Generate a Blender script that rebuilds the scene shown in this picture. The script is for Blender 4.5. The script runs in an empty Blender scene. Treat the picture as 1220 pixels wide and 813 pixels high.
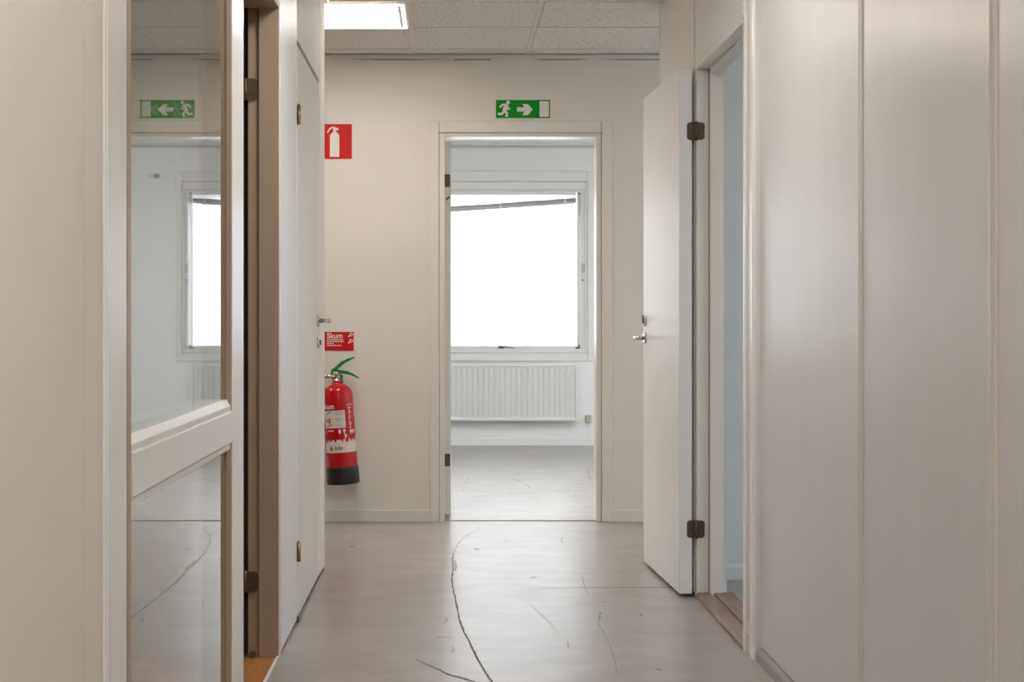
import bpy, bmesh, math, random
from mathutils import Vector, Matrix
from mathutils.geometry import tessellate_polygon

random.seed(7)
S = bpy.context.scene
COL = S.collection
R = math.radians

# ------------------------------------------------------------------ camera, sky, sun, exposure
cam_d = bpy.data.cameras.new('camera')
cam_d.sensor_width = 36.0
cam_d.lens = 36.0 * 1850.0 / 1220.0
cam_d.shift_x = 75.0 / 1220.0
cam_d.shift_y = -24.5 / 1220.0
cam_d.clip_start = 0.05
cam = bpy.data.objects.new('camera', cam_d)
cam.location = (0, 0, 1.076)
cam.rotation_euler = (R(90), 0, 0)
COL.objects.link(cam)
S.camera = cam

world = bpy.data.worlds.new('sky')
S.world = world
world.use_nodes = True
wn = world.node_tree.nodes
wl = world.node_tree.links
wn.clear()
w_out = wn.new('ShaderNodeOutputWorld')
w_bg = wn.new('ShaderNodeBackground')
w_sky = wn.new('ShaderNodeTexSky')
w_sky.sky_type = 'NISHITA'
w_sky.sun_disc = False
w_sky.sun_elevation = R(38)
w_sky.sun_rotation = R(190)
w_sky.air_density = 1.0
w_sky.dust_density = 3.0
w_bg.inputs['Strength'].default_value = 0.60
w_hs = wn.new('ShaderNodeHueSaturation')
w_hs.inputs['Saturation'].default_value = 0.45
wl.new(w_sky.outputs[0], w_hs.inputs['Color'])
wl.new(w_hs.outputs[0], w_bg.inputs['Color'])
wl.new(w_bg.outputs[0], w_out.inputs['Surface'])

sun_d = bpy.data.lights.new('sun', 'SUN')
sun_d.energy = 3.8
sun_d.angle = R(2)
sun_d.color = (1.0, 0.99, 0.98)
sun = bpy.data.objects.new('sun', sun_d)
sun.rotation_euler = Vector((0.12, 0.74, -0.58)).to_track_quat('-Z', 'Y').to_euler()
sun.location = (0, -10, 12)
COL.objects.link(sun)

S.view_settings.view_transform = 'Standard'
S.view_settings.look = 'None'
S.view_settings.gamma = 1.0
S.view_settings.use_curve_mapping = False
S.view_settings.exposure = 0.0
S.cycles.use_denoising = True
S.cycles.max_bounces = 14
S.cycles.diffuse_bounces = 8
S.cycles.glossy_bounces = 6
S.cycles.transparent_max_bounces = 16
S.cycles.sample_clamp_indirect = 6.0
S.cycles.caustics_refractive = False

FILL_WARM = (1.0, 0.965, 0.93)
LAMP_END = (1.0, 0.89, 0.78)
FILL_COOL = (0.97, 0.985, 1.0)
FILL_POWER = 24.0
END_LAMP_POWER = 20.5
COOL_FILL_POWER = 21.0

# ------------------------------------------------------------------ materials
def new_mat(name):
    m = bpy.data.materials.new(name)
    m.use_nodes = True
    nt = m.node_tree
    return m, nt, nt.nodes['Principled BSDF']

def coords(nt, scale, space='Object'):
    tc = nt.nodes.new('ShaderNodeTexCoord')
    mp = nt.nodes.new('ShaderNodeMapping')
    mp.inputs['Scale'].default_value = scale
    nt.links.new(tc.outputs[space], mp.inputs['Vector'])
    return mp.outputs['Vector']

def noise(nt, vec, scale, detail=4.0, rough=0.55):
    n = nt.nodes.new('ShaderNodeTexNoise')
    n.inputs['Scale'].default_value = scale
    n.inputs['Detail'].default_value = detail
    n.inputs['Roughness'].default_value = rough
    nt.links.new(vec, n.inputs['Vector'])
    return n.outputs['Fac']

def ramp(nt, fac, stops):
    r = nt.nodes.new('ShaderNodeValToRGB')
    el = r.color_ramp.elements
    while len(el) < len(stops):
        el.new(0.5)
    for e, (p, c) in zip(el, stops):
        e.position = p
        e.color = (c[0], c[1], c[2], 1.0)
    nt.links.new(fac, r.inputs['Fac'])
    return r.outputs['Color']

def maprange(nt, fac, a, b, c, d):
    r = nt.nodes.new('ShaderNodeMapRange')
    for k, v in zip(('From Min', 'From Max', 'To Min', 'To Max'), (a, b, c, d)):
        r.inputs[k].default_value = v
    nt.links.new(fac, r.inputs['Value'])
    return r.outputs['Result']

def bump(nt, b, fac, strength, dist):
    n = nt.nodes.new('ShaderNodeBump')
    n.inputs['Strength'].default_value = strength
    n.inputs['Distance'].default_value = dist
    nt.links.new(fac, n.inputs['Height'])
    nt.links.new(n.outputs['Normal'], b.inputs['Normal'])

def paint(name, col, rough=0.5, var=0.03, bump_s=0.05, scale=(1, 1, 1), nscale=6.0, bscale=120.0, spec=0.5, metal=0.0):
    m, nt, b = new_mat(name)
    v = coords(nt, scale)
    f = noise(nt, v, nscale)
    lo = tuple(max(0, c * (1 - var)) for c in col)
    hi = tuple(min(1, c * (1 + var)) for c in col)
    nt.links.new(ramp(nt, f, [(0.3, lo), (0.7, hi)]), b.inputs['Base Color'])
    b.inputs['Roughness'].default_value = rough
    b.inputs['Specular IOR Level'].default_value = spec
    b.inputs['Metallic'].default_value = metal
    if bump_s:
        bump(nt, b, noise(nt, v, bscale, 3), bump_s, 0.002)
    return m

M = {}
M['wall'] = paint('painted_wall', (0.77, 0.745, 0.70), 0.55, 0.015, 0.08)
M['office_wall'] = paint('office_wall_paint', (0.87, 0.88, 0.87), 0.55, 0.012, 0.05)
M['side_wall'] = paint('side_room_wall_paint', (0.76, 0.785, 0.785), 0.6, 0.02, 0.05)
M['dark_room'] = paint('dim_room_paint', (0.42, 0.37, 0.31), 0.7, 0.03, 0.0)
M['frame'] = paint('frame_gloss_paint', (0.76, 0.735, 0.69), 0.28, 0.015, 0.015)
M['plain_panel'] = paint('white_panel_paint', (0.87, 0.865, 0.855), 0.42, 0.012, 0.012, nscale=3)
M['matte_panel'] = paint('matte_panel_paint', (0.83, 0.81, 0.78), 0.75, 0.012, 0.012, nscale=3, spec=0.12)
M['closet'] = paint('closet_door_paint', (0.83, 0.80, 0.755), 0.34, 0.012, 0.012, nscale=3, spec=0.45)
M['leaf'] = paint('door_leaf_paint', (0.80, 0.795, 0.785), 0.36, 0.012, 0.012, nscale=3, spec=0.4)
M['door'] = paint('door_gloss_paint', (0.80, 0.79, 0.76), 0.26, 0.012, 0.012, nscale=3)
M['jamb'] = paint('jamb_shaded_beige', (0.37, 0.275, 0.19), 0.38, 0.03, 0.02)  # beige paint darkened to brown, its shade put into the colour
M['white_metal'] = paint('white_enamel', (0.82, 0.83, 0.82), 0.3, 0.01, 0.0)
M['radiator'] = paint('radiator_enamel', (0.72, 0.725, 0.71), 0.35, 0.01, 0.0)
M['window_paint'] = paint('window_frame_paint', (0.80, 0.80, 0.78), 0.32, 0.02, 0.01)
M['beige_panel'] = paint('beige_wall_panel', (0.72, 0.665, 0.59), 0.6, 0.02, 0.06)
M['batten'] = paint('batten_paint', (0.64, 0.60, 0.55), 0.25, 0.02, 0.0)
M['joint'] = paint('dark_joint', (0.10, 0.085, 0.07), 0.8, 0.05, 0.0)
M['base_grey'] = paint('grey_vinyl_base', (0.34, 0.30, 0.27), 0.4, 0.06, 0.02)
M['brass'] = paint('aged_brass', (0.40, 0.29, 0.15), 0.35, 0.12, 0.0, nscale=40, metal=1.0)
M['bronze'] = paint('brown_hinge_steel', (0.12, 0.085, 0.055), 0.4, 0.15, 0.0, nscale=60, metal=0.5)
M['nickel'] = paint('satin_nickel', (0.62, 0.59, 0.55), 0.22, 0.03, 0.0, metal=1.0)
M['dark_metal'] = paint('dark_steel', (0.16, 0.15, 0.14), 0.35, 0.05, 0.0, metal=0.8)
M['red'] = paint('extinguisher_red', (0.50, 0.006, 0.010), 0.16, 0.02, 0.0)
M['sign_red'] = paint('sign_red', (0.60, 0.012, 0.011), 0.5, 0.02, 0.0, spec=0.2)
M['sign_green'] = paint('sign_green', (0.003, 0.275, 0.014), 0.5, 0.03, 0.0, spec=0.2)
M['sign_white'] = paint('sign_print_white', (0.80, 0.79, 0.74), 0.5, 0.02, 0.0)
M['label_white'] = paint('label_print_white', (0.72, 0.66, 0.60), 0.4, 0.04, 0.0, nscale=60)
M['label_grey'] = paint('label_print_grey', (0.42, 0.38, 0.34), 0.5, 0.04, 0.0)
M['green'] = paint('green_lever_plastic', (0.01, 0.20, 0.04), 0.35, 0.04, 0.0)
M['black'] = paint('black_rubber', (0.012, 0.012, 0.013), 0.42, 0.05, 0.0)
M['blind'] = paint('blind_lacquer', (0.55, 0.56, 0.57), 0.35, 0.02, 0.0)
M['blind_dark'] = paint('blind_rail_grey', (0.60, 0.61, 0.61), 0.5, 0.02, 0.0)
M['socket'] = paint('aged_socket_plastic', (0.52, 0.52, 0.42), 0.4, 0.03, 0.0)
M['facade'] = paint('white_cladding', (0.84, 0.88, 0.92), 0.6, 0.02, 0.0, scale=(3, 1, 0.3))
M['ground'] = paint('pale_concrete_yard', (0.66, 0.66, 0.65), 0.9, 0.1, 0.0)
M['roof'] = paint('roof_blocker_grey', (0.2, 0.2, 0.2), 0.9, 0.05, 0.0)
M['tbar'] = paint('ceiling_grid_enamel', (0.74, 0.725, 0.70), 0.4, 0.01, 0.0)
M['faint'] = paint('floor_faint_scuff', (0.15, 0.138, 0.128), 0.45, 0.15, 0.0, nscale=30)
M['mark'] = paint('floor_scuff', (0.062, 0.055, 0.050), 0.6, 0.2, 0.0, nscale=30)
M['scratch'] = paint('floor_light_scratch', (0.42, 0.41, 0.40), 0.5, 0.1, 0.0, nscale=30)

def wood(name, a, b_, rough):
    m, nt, b = new_mat(name)
    v = coords(nt, (22, 2.2, 22))
    nt.links.new(ramp(nt, noise(nt, v, 2.0, 6), [(0.3, a), (0.7, b_)]), b.inputs['Base Color'])
    b.inputs['Roughness'].default_value = rough
    return m
M['oak'] = wood('orange_wood_floor', (0.42, 0.17, 0.045), (0.58, 0.26, 0.08), 0.35)
M['sill_wood'] = wood('worn_threshold_wood', (0.20, 0.14, 0.105), (0.30, 0.225, 0.18), 0.5)

def tile_mat():
    m, nt, b = new_mat('mineral_ceiling_tile')
    v = coords(nt, (1, 1, 1))
    f = noise(nt, v, 260, 2, 0.6)
    g = noise(nt, v, 70, 4, 0.7)
    mul = nt.nodes.new('ShaderNodeMath'); mul.operation = 'MULTIPLY'
    nt.links.new(f, mul.inputs[0]); nt.links.new(g, mul.inputs[1])
    nt.links.new(ramp(nt, mul.outputs[0], [(0.17, (0.50, 0.48, 0.45)), (0.24, (0.84, 0.825, 0.805)), (0.4, (0.88, 0.868, 0.85))]), b.inputs['Base Color'])
    b.inputs['Roughness'].default_value = 0.9
    b.inputs['Specular IOR Level'].default_value = 0.1
    bump(nt, b, mul.outputs[0], 0.4, 0.003)
    return m
M['tile'] = tile_mat()

def lino():
    m, nt, b = new_mat('grey_linoleum')
    v = coords(nt, (1.0, 1.4, 1.0))
    f1 = noise(nt, v, 5.0, 4, 0.5)
    f2 = noise(nt, coords(nt, (1, 1, 1)), 0.9, 3)
    f3 = noise(nt, coords(nt, (1.0, 2.5, 1.0)), 34.0, 2, 0.5)
    add = nt.nodes.new('ShaderNodeMath'); add.operation = 'ADD'
    nt.links.new(f1, add.inputs[0]); nt.links.new(maprange(nt, f3, 0, 1, 0.44, 0.56), add.inputs[1])
    add2 = nt.nodes.new('ShaderNodeMath'); add2.operation = 'MULTIPLY_ADD'
    nt.links.new(f2, add2.inputs[0]); add2.inputs[1].default_value = 0.5
    nt.links.new(add.outputs[0], add2.inputs[2])
    nt.links.new(ramp(nt, maprange(nt, add2.outputs[0], 0.9, 1.6, 0, 1),
                      [(0.0, (0.275, 0.250, 0.230)), (0.5, (0.335, 0.309, 0.287)), (1.0, (0.395, 0.370, 0.348))]), b.inputs['Base Color'])
    nt.links.new(maprange(nt, add2.outputs[0], 0.9, 1.6, 0.31, 0.27), b.inputs['Roughness'])
    b.inputs['Specular IOR Level'].default_value = 0.45
    return m
M['lino'] = lino()

def woven():
    m, nt, b = new_mat('woven_vinyl_panel')
    f = noise(nt, coords(nt, (1.0, 90.0, 3.0)), 4.0, 2, 0.5)
    g = noise(nt, coords(nt, (1.0, 12.0, 160.0)), 4.0, 2, 0.5)
    t = noise(nt, coords(nt, (1.0, 5.0, 1.2)), 1.5, 3, 0.5)
    add = nt.nodes.new('ShaderNodeMath'); add.operation = 'ADD'
    nt.links.new(f, add.inputs[0]); nt.links.new(g, add.inputs[1])
    mx = nt.nodes.new('ShaderNodeMath'); mx.operation = 'MULTIPLY_ADD'
    nt.links.new(t, mx.inputs[0]); mx.inputs[1].default_value = 0.7
    nt.links.new(add.outputs[0], mx.inputs[2])
    nt.links.new(ramp(nt, maprange(nt, mx.outputs[0], 0.9, 1.8, 0, 1),
                      [(0.0, (0.565, 0.550, 0.535)), (1.0, (0.645, 0.632, 0.618))]), b.inputs['Base Color'])
    nt.links.new(maprange(nt, mx.outputs[0], 0.9, 1.8, 0.32, 0.27), b.inputs['Roughness'])
    return m
M['woven'] = woven()

def glass(name, f0, tint):
    m, nt, b = new_mat(name)
    nt.nodes.remove(b)
    out = nt.nodes['Material Output']
    geo = nt.nodes.new('ShaderNodeNewGeometry')
    dot = nt.nodes.new('ShaderNodeVectorMath'); dot.operation = 'DOT_PRODUCT'
    nt.links.new(geo.outputs['Incoming'], dot.inputs[0]); nt.links.new(geo.outputs['Normal'], dot.inputs[1])
    ab = nt.nodes.new('ShaderNodeMath'); ab.operation = 'ABSOLUTE'
    nt.links.new(dot.outputs['Value'], ab.inputs[0])
    inv = nt.nodes.new('ShaderNodeMath'); inv.operation = 'SUBTRACT'; inv.inputs[0].default_value = 1.0
    nt.links.new(ab.outputs[0], inv.inputs[1])
    pw = nt.nodes.new('ShaderNodeMath'); pw.operation = 'POWER'; pw.inputs[1].default_value = 5.0
    nt.links.new(inv.outputs[0], pw.inputs[0])
    fr = maprange(nt, pw.outputs[0], 0, 1, f0, 1.0)
    tr = nt.nodes.new('ShaderNodeBsdfTransparent'); tr.inputs['Color'].default_value = (*tint, 1)
    gl = nt.nodes.new('ShaderNodeBsdfGlossy'); gl.inputs['Roughness'].default_value = 0.0
    gl.inputs['Color'].default_value = (1, 1, 1, 1)
    mix = nt.nodes.new('ShaderNodeMixShader')
    nt.links.new(fr, mix.inputs['Fac']); nt.links.new(tr.outputs[0], mix.inputs[1]); nt.links.new(gl.outputs[0], mix.inputs[2])
    nt.links.new(mix.outputs[0], out.inputs['Surface'])
    return m
M['glass'] = glass('clear_window_glass', 0.04, (0.98, 0.985, 0.98))
M['sealed_glass'] = glass('sealed_double_glass', 0.17, (0.93, 0.95, 0.94))

def emit(name, col, power):
    m, nt, b = new_mat(name)
    b.inputs['Base Color'].default_value = (0.9, 0.9, 0.88, 1)
    b.inputs['Roughness'].default_value = 0.5
    b.inputs['Emission Color'].default_value = (*col, 1)
    b.inputs['Emission Strength'].default_value = power
    return m
M['lamp_end'] = emit('end_lamp_diffuser', LAMP_END, END_LAMP_POWER)
M['fill_warm'] = emit('warm_fill_diffuser', FILL_WARM, FILL_POWER)  # for the unseen fill lamps added along the corridor
M['fill_cool'] = emit('cool_fill_diffuser', FILL_COOL, COOL_FILL_POWER)  # for added fill lamps in the office and the right arm

# ------------------------------------------------------------------ mesh builder
WLOC = {}

class MB:
    def __init__(self):
        self.bm = bmesh.new()

    def box(self, x0, x1, y0, y1, z0, z1, bev=0.0, seg=1):
        r = bmesh.ops.create_cube(self.bm, size=1.0)
        vs = r['verts']
        for v in vs:
            v.co = Vector(((x0 + x1) / 2 + v.co.x * (x1 - x0), (y0 + y1) / 2 + v.co.y * (y1 - y0), (z0 + z1) / 2 + v.co.z * (z1 - z0)))
        if bev > 0:
            es = list({e for v in vs for e in v.link_edges})
            bmesh.ops.bevel(self.bm, geom=vs + es, offset=bev, segments=seg, profile=0.5, affect='EDGES')
        return self

    def tube(self, pts, rad, seg=12, caps=True):
        pts = [Vector(p) for p in pts]
        rads = rad if isinstance(rad, (list, tuple)) else [rad] * len(pts)
        rings = []
        up = None
        for i, p in enumerate(pts):
            d = (pts[min(i + 1, len(pts) - 1)] - pts[max(i - 1, 0)]).normalized()
            if up is None:
                up = d.orthogonal().normalized()
            up = (up - d * up.dot(d)).normalized()
            sd = d.cross(up)
            rings.append([self.bm.verts.new(p + (up * math.cos(a) + sd * math.sin(a)) * rads[i])
                          for a in (2 * math.pi * k / seg for k in range(seg))])
        for a, b in zip(rings, rings[1:]):
            for k in range(seg):
                f = self.bm.faces.new((a[k], a[(k + 1) % seg], b[(k + 1) % seg], b[k]))
                f.smooth = True
        if caps:
            self.bm.faces.new(rings[0][::-1]); self.bm.faces.new(rings[-1])
        return self

    def lathe(self, prof, seg=40, c=(0, 0, 0)):
        rings = []
        for r, z in prof:
            if r < 1e-5:
                rings.append([self.bm.verts.new((c[0], c[1], c[2] + z))])
            else:
                rings.append([self.bm.verts.new((c[0] + r * math.cos(2 * math.pi * k / seg), c[1] + r * math.sin(2 * math.pi * k / seg), c[2] + z)) for k in range(seg)])
        for a, b in zip(rings, rings[1:]):
            for k in range(seg):
                j = (k + 1) % seg
                if len(a) == 1 and len(b) > 1: vs = (a[0], b[j], b[k])
                elif len(b) == 1 and len(a) > 1: vs = (a[k], a[j], b[0])
                elif len(a) > 1: vs = (a[k], a[j], b[j], b[k])
                else: continue
                self.bm.faces.new(vs).smooth = True
        return self

    def poly(self, pts2, fn, depth):
        """Extruded outline: fn maps (u, v, d) to a point, d = 0 at the back and depth at the front."""
        tris = tessellate_polygon([[Vector((u, v, 0)) for u, v in pts2]])
        f = [self.bm.verts.new(fn(u, v, depth)) for u, v in pts2]
        b = [self.bm.verts.new(fn(u, v, 0)) for u, v in pts2]
        for t in tris:
            try:
                self.bm.faces.new([f[i] for i in t])
                self.bm.faces.new([b[i] for i in t][::-1])
            except ValueError:
                pass
        n = len(pts2)
        for k in range(n):
            j = (k + 1) % n
            self.bm.faces.new((b[k], b[j], f[j], f[k]))
        return self

    def prism(self, prof, axis, a, b):
        """Outline extruded along an axis from a to b; prof holds the two other coordinates in order."""
        def fn(u, v, d):
            t = a + (b - a) * d
            return {'x': (t, u, v), 'y': (u, t, v), 'z': (u, v, t)}[axis]
        return self.poly(prof, fn, 1.0)

    def build(self, name, mat, parent=None, local=False):
        me = bpy.data.meshes.new(name)
        bmesh.ops.recalc_face_normals(self.bm, faces=self.bm.faces)
        off = Vector((0, 0, 0))
        if parent is not None and not local:
            off = WLOC[parent.name]
            bmesh.ops.translate(self.bm, verts=self.bm.verts, vec=-off)
        self.bm.to_mesh(me)
        self.bm.free()
        me.materials.append(M[mat] if isinstance(mat, str) else mat)
        o = bpy.data.objects.new(name, me)
        COL.objects.link(o)
        if parent is not None:
            o.parent = parent
        WLOC[o.name] = off.copy()
        return o

def B(x0, x1, y0, y1, z0, z1, bev=0.0):
    return MB().box(x0, x1, y0, y1, z0, z1, bev)

def root(name, loc, label=None, cat=None, group=None, kind=None, rot=(0, 0, 0)):
    o = bpy.data.objects.new(name, None)
    COL.objects.link(o)
    o.location = loc
    o.rotation_euler = rot
    o.empty_display_size = 0.05
    WLOC[o.name] = Vector(loc)
    return tag(o, label, cat, group, kind)

def tag(o, label=None, cat=None, group=None, kind=None):
    if label: o['label'] = label
    if cat: o['category'] = cat
    if group: o['group'] = group
    if kind: o['kind'] = kind
    return o

def struct(mb, name, mat, label, cat):
    return tag(mb.build(name, mat), label, cat, None, 'structure')

L = -0.541      # face of the left wall
RW = 0.983      # face of the right wall
FW = 8.30       # face of the end wall
CH = 2.494      # corridor ceiling
OY = 13.38      # office window wall
OC = 2.57       # office ceiling

# ------------------------------------------------------------------ floors
fl = MB()
fl.box(-0.545, 4.0, -3.1, 6.73, -0.12, 0.0)
fl.box(-3.1, 4.0, 6.73, 13.6, -0.12, 0.0)
floor = struct(fl, 'floor', 'lino', 'worn grey streaky linoleum floor of the corridor and office', 'floor')
floor_2 = struct(B(-3.1, -0.545, -3.1, 5.4, -0.12, 0.004), 'floor_2', 'oak', 'orange wooden floor inside the dark doorway on the left', 'floor')
B(-0.549, -0.541, 4.09, 4.93, 0.0, 0.012, 0.002).build('metal_edge', 'white_metal', floor_2)

def smooth_line(pts, n=8):
    out = []
    P = [pts[0]] + list(pts) + [pts[-1]]
    for i in range(1, len(P) - 2):
        p0, p1, p2, p3 = P[i - 1], P[i], P[i + 1], P[i + 2]
        for k in range(n):
            t = k / n
            out.append(tuple(0.5 * (2 * p1[j] + (p2[j] - p0[j]) * t + (2 * p0[j] - 5 * p1[j] + 4 * p2[j] - p3[j]) * t * t + (3 * p1[j] - p0[j] - 3 * p2[j] + p3[j]) * t ** 3) for j in (0, 1)))
    out.append(pts[-1])
    return out

def floor_mark(name, pts, w0, w1, mat='mark', jit=0.3, gaps=0.0, z=0.0012):
    """A worn line in the linoleum: a thin strip that wavers in width and breaks up here and there."""
    mb = MB()
    line = smooth_line(pts)
    n = len(line)
    prev = None
    for i, (x, y) in enumerate(line):
        a = line[max(i - 1, 0)]; b = line[min(i + 1, n - 1)]
        d = Vector((b[0] - a[0], b[1] - a[1], 0))
        if d.length < 1e-6: continue
        s = Vector((-d.y, d.x, 0)).normalized()
        t = i / max(1, n - 1)
        w = (w0 + (w1 - w0) * t) * (1 + random.uniform(-jit, jit)) * 0.5
        if i in (0, n - 1): w *= 0.2
        j = random.uniform(-0.0015, 0.0015)
        c = Vector((x + s.x * j, y + s.y * j, z))
        cur = [mb.bm.verts.new(c + s * w), mb.bm.verts.new(c - s * w)]
        if prev and random.random() >= gaps:
            mb.bm.faces.new((prev[0], prev[1], cur[1], cur[0]))
        prev = cur
    lone = [v for v in mb.bm.verts if not v.link_faces]
    bmesh.ops.delete(mb.bm, geom=lone, context='VERTS')
    return mb.build(name, mat, floor)

crack = [(0.155, 8.123), (0.151, 8.012), (0.119, 7.871), (0.09, 7.766), (0.05, 7.52), (0.027, 7.268), (0.016, 6.999), (0.018, 6.721), (0.012, 6.491), (0.016, 6.224), (0.027, 5.933), (0.037, 5.583), (0.051, 5.366), (0.074, 5.13), (0.092, 4.914), (0.112, 4.745), (0.131, 4.588), (0.154, 4.414), (0.177, 4.218), (0.2, 3.9), (0.21, 3.5)]
floor_mark('floor_crack', crack[:6], 0.0025, 0.0035, gaps=0.12)
floor_mark('floor_crack', crack[5:12], 0.004, 0.0065, jit=0.5, gaps=0.03)
floor_mark('floor_crack', crack[11:], 0.0065, 0.0055, jit=0.3)
floor_mark('floor_crack', [(-0.11, 4.93), (-0.054, 4.821), (-0.029, 4.775), (0.001, 4.71), (0.037, 4.672), (0.07, 4.624), (0.12, 4.546), (0.17, 4.45)], 0.004, 0.011, jit=0.4)
for pts, w in (([(0.557, 6.502), (0.551, 6.355), (0.546, 6.224), (0.546, 6.065)], .004), ([(0.56, 5.718), (0.545, 5.625), (0.534, 5.53)], .007),
               ([(0.524, 5.543), (0.532, 5.347), (0.529, 5.028), (0.519, 4.836), (0.507, 4.687)], .003), ([(0.699, 5.70), (0.701, 5.64)], .010),
               ([(0.564, 7.703), (0.548, 7.595), (0.547, 7.475)], .006), ([(0.126, 7.32), (0.136, 7.28), (0.146, 7.268)], .02),
               ([(-0.018, 5.50), (-0.003, 5.62)], .007), ([(-0.044, 5.265), (0.016, 5.262)], .010), ([(0.085, 5.151), (0.107, 5.151)], .012),
               ([(0.011, 5.123), (0.015, 5.062), (0.008, 5.018)], .005), ([(0.397, 5.201), (0.392, 5.096)], .005), ([(0.342, 6.491), (0.375, 6.502)], .015),
               ([(0.577, 5.933), (0.597, 5.919)], .014), ([(0.636, 4.80), (0.654, 4.769)], .014), ([(0.064, 7.961), (0.073, 7.945)], .02),
               ([(0.31, 8.063), (0.316, 8.012)], .005), ([(0.272, 7.535), (0.278, 7.512)], .012), ([(0.024, 6.95), (0.030, 6.80), (0.026, 6.66)], .010)):
    floor_mark('floor_scuff', pts, w, w * 0.6, 'faint', gaps=0.15, jit=0.6)
for pts, w in (([(0.14, 10.6), (0.10, 10.2), (0.09, 9.8), (0.12, 9.55)], .008), ([(0.30, 10.9), (0.42, 10.6), (0.5, 10.2), (0.52, 9.9)], .012), ([(0.36, 9.65), (0.40, 9.62)], .03),
               ([(0.75, 9.9), (0.755, 9.75)], .012), ([(0.76, 9.5), (0.78, 9.45)], .02), ([(0.3, 9.1), (0.35, 9.08)], .03), ([(0.95, 10.4), (1.0, 11.3)], .008), ([(0.6, 11.4), (0.8, 11.36)], .02)):
    floor_mark('floor_scuff', pts, w * .6, w * 0.3, 'faint', gaps=0.3, jit=0.7)
for pts, w in (([(-0.15, 5.15), (-0.155, 5.0), (-0.148, 4.85)], .006), ([(0.3, 5.9), (0.36, 5.5), (0.38, 5.1)], .003), ([(-0.2, 5.9), (-0.1, 5.95), (0.0, 5.9)], .006), ([(0.6, 5.3), (0.7, 5.1), (0.78, 5.0)], .004)):
    floor_mark('floor_scuff', pts, w, w * 0.5, mat='scratch', gaps=0.2)
floor_mark('floor_seam', [(0.36, 6.243), (0.5, 6.240), (0.7, 6.244), (0.955, 6.245)], 0.003, 0.010, jit=0.15)

# ------------------------------------------------------------------ walls
# end wall with the office doorway
wm = MB()
wm.box(-3.1, -0.062, FW, 8.42, 0, 2.62)
wm.box(0.822, 4.0, FW, 8.42, 0, 2.62)
wm.box(-0.062, 0.822, FW, 8.42, 2.085, 2.62)
wall_end = struct(wm, 'wall_end', 'wall', 'off-white painted end wall with the doorway and the signs', 'wall')
bb = struct(B(-3.1, -0.1015, FW - 0.012, FW, 0, 0.063, 0.002), 'baseboard_left', 'frame', 'low cream baseboard under the fire extinguisher left of the doorway', 'baseboard')
bb = struct(B(0.871, 4.0, FW - 0.012, FW, 0, 0.063, 0.002), 'baseboard_right', 'frame', 'low cream baseboard right of the office doorway', 'baseboard')

# left wall core, facing panels as pieces of their own
wm = MB()
wm.box(-0.66, L - 0.012, -3.0, 2.43, 0, 2.62)
wm.box(-0.66, L - 0.012, 2.43, 4.93, 2.11, 2.62)
wm.box(-0.66, L - 0.012, 5.0, 5.535, 0, 2.62)
wm.box(-0.66, L - 0.012, 4.93, 5.535, 2.11, 2.62)
wm.box(-3.1, -0.60, 5.535, 6.73, 0, 2.62)
wm.box(-0.601, L - 0.012, 6.47, 6.73, 0, 2.62)
wm.box(-0.601, L - 0.012, 5.535, 6.47, 2.10, 2.62)
wall_left = struct(wm, 'wall_left', 'joint', 'left corridor wall of smooth beige and white panels', 'wall')
PG = 0.0025
for y0, y1, z0, z1, m in ((-2.9, -1.3, 0.012, CH, 'beige_panel'), (-1.3, 0.3, 0.012, CH, 'beige_panel'), (0.3, 1.40, 0.012, CH, 'beige_panel'),
                          (1.40, 2.30, 0.012, CH, 'beige_panel'), (2.30, 2.432, 0.012, CH, 'beige_panel'), (2.432, 4.088, 2.105, CH, 'beige_panel'),
                          (4.088, 4.97, 2.115, CH, 'plain_panel'), (4.97, 5.518, 0.012, CH, 'plain_panel'), (5.54, 6.455, 2.078, CH, 'matte_panel'), (6.46, 6.60, 0.012, CH, 'matte_panel'), (6.60, 6.726, 0.012, CH, 'matte_panel')):
    gp, bv = (0.0045, 0.0002) if m == 'beige_panel' else (PG, 0.0012)
    B(L - 0.012, L, y0 + gp, y1 - gp, z0, z1, bv).build('wall_panel', m, wall_left)
B(L - 0.006, L + 0.0012, 6.728, 6.738, 0.0, CH, 0.001).build('corner_bead', 'frame', wall_left)
B(L - 0.001, L + 0.004, 2.4265, 2.4345, 0.0, CH, 0.001).build('edge_bead', 'door', wall_left)

# right wall core and panels
wm = MB()
wm.box(RW + 0.012, 1.085, -3.0, 5.03, 0, 2.62)
wm.box(RW + 0.012, 1.085, 5.03, 6.06, 2.09, 2.62)
wm.box(RW + 0.012, 1.085, 6.06, 7.01, 0, CH)
wm.box(1.085, 4.0, 6.45, 7.01, 0, CH)
wall_right = struct(wm, 'wall_right', 'side_wall', 'right corridor wall of pale grey woven vinyl panels', 'wall')
for y0, y1, z0, m in ((-2.9, -1.6, .045, 'woven'), (-1.6, -0.7, .045, 'woven'), (-0.7, 0.2, .045, 'woven'), (0.2, 1.0, .045, 'woven'), (1.0, 1.9, .045, 'woven'), (1.9, 2.80, .045, 'woven'), (2.80, 3.70, .045, 'woven'), (3.70, 4.905, .045, 'woven'),
                      (5.072, 6.060, 2.0785, 'frame'), (6.062, 7.010, .012, 'frame')):
    B(RW if m == 'woven' else .9605 if z0 > 1 else .9545, RW + 0.012, y0 + PG, y1 - PG, z0, CH, 0.0015).build('wall_panel', m, wall_right)
for y in (-1.6, -0.7, 0.2, 1.0, 1.9, 2.80, 3.70):
    mb = MB()
    mb.prism([(RW + .004, y - .020), (RW - .004, y - .016), (RW - .0055, y - .008), (RW - .002, y - .003), (RW - .002, y + .003), (RW - .0055, y + .008), (RW - .004, y + .016), (RW + .004, y + .020)], 'z', 0.045, CH)
    mb.build('batten', 'batten', wall_right)
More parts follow.
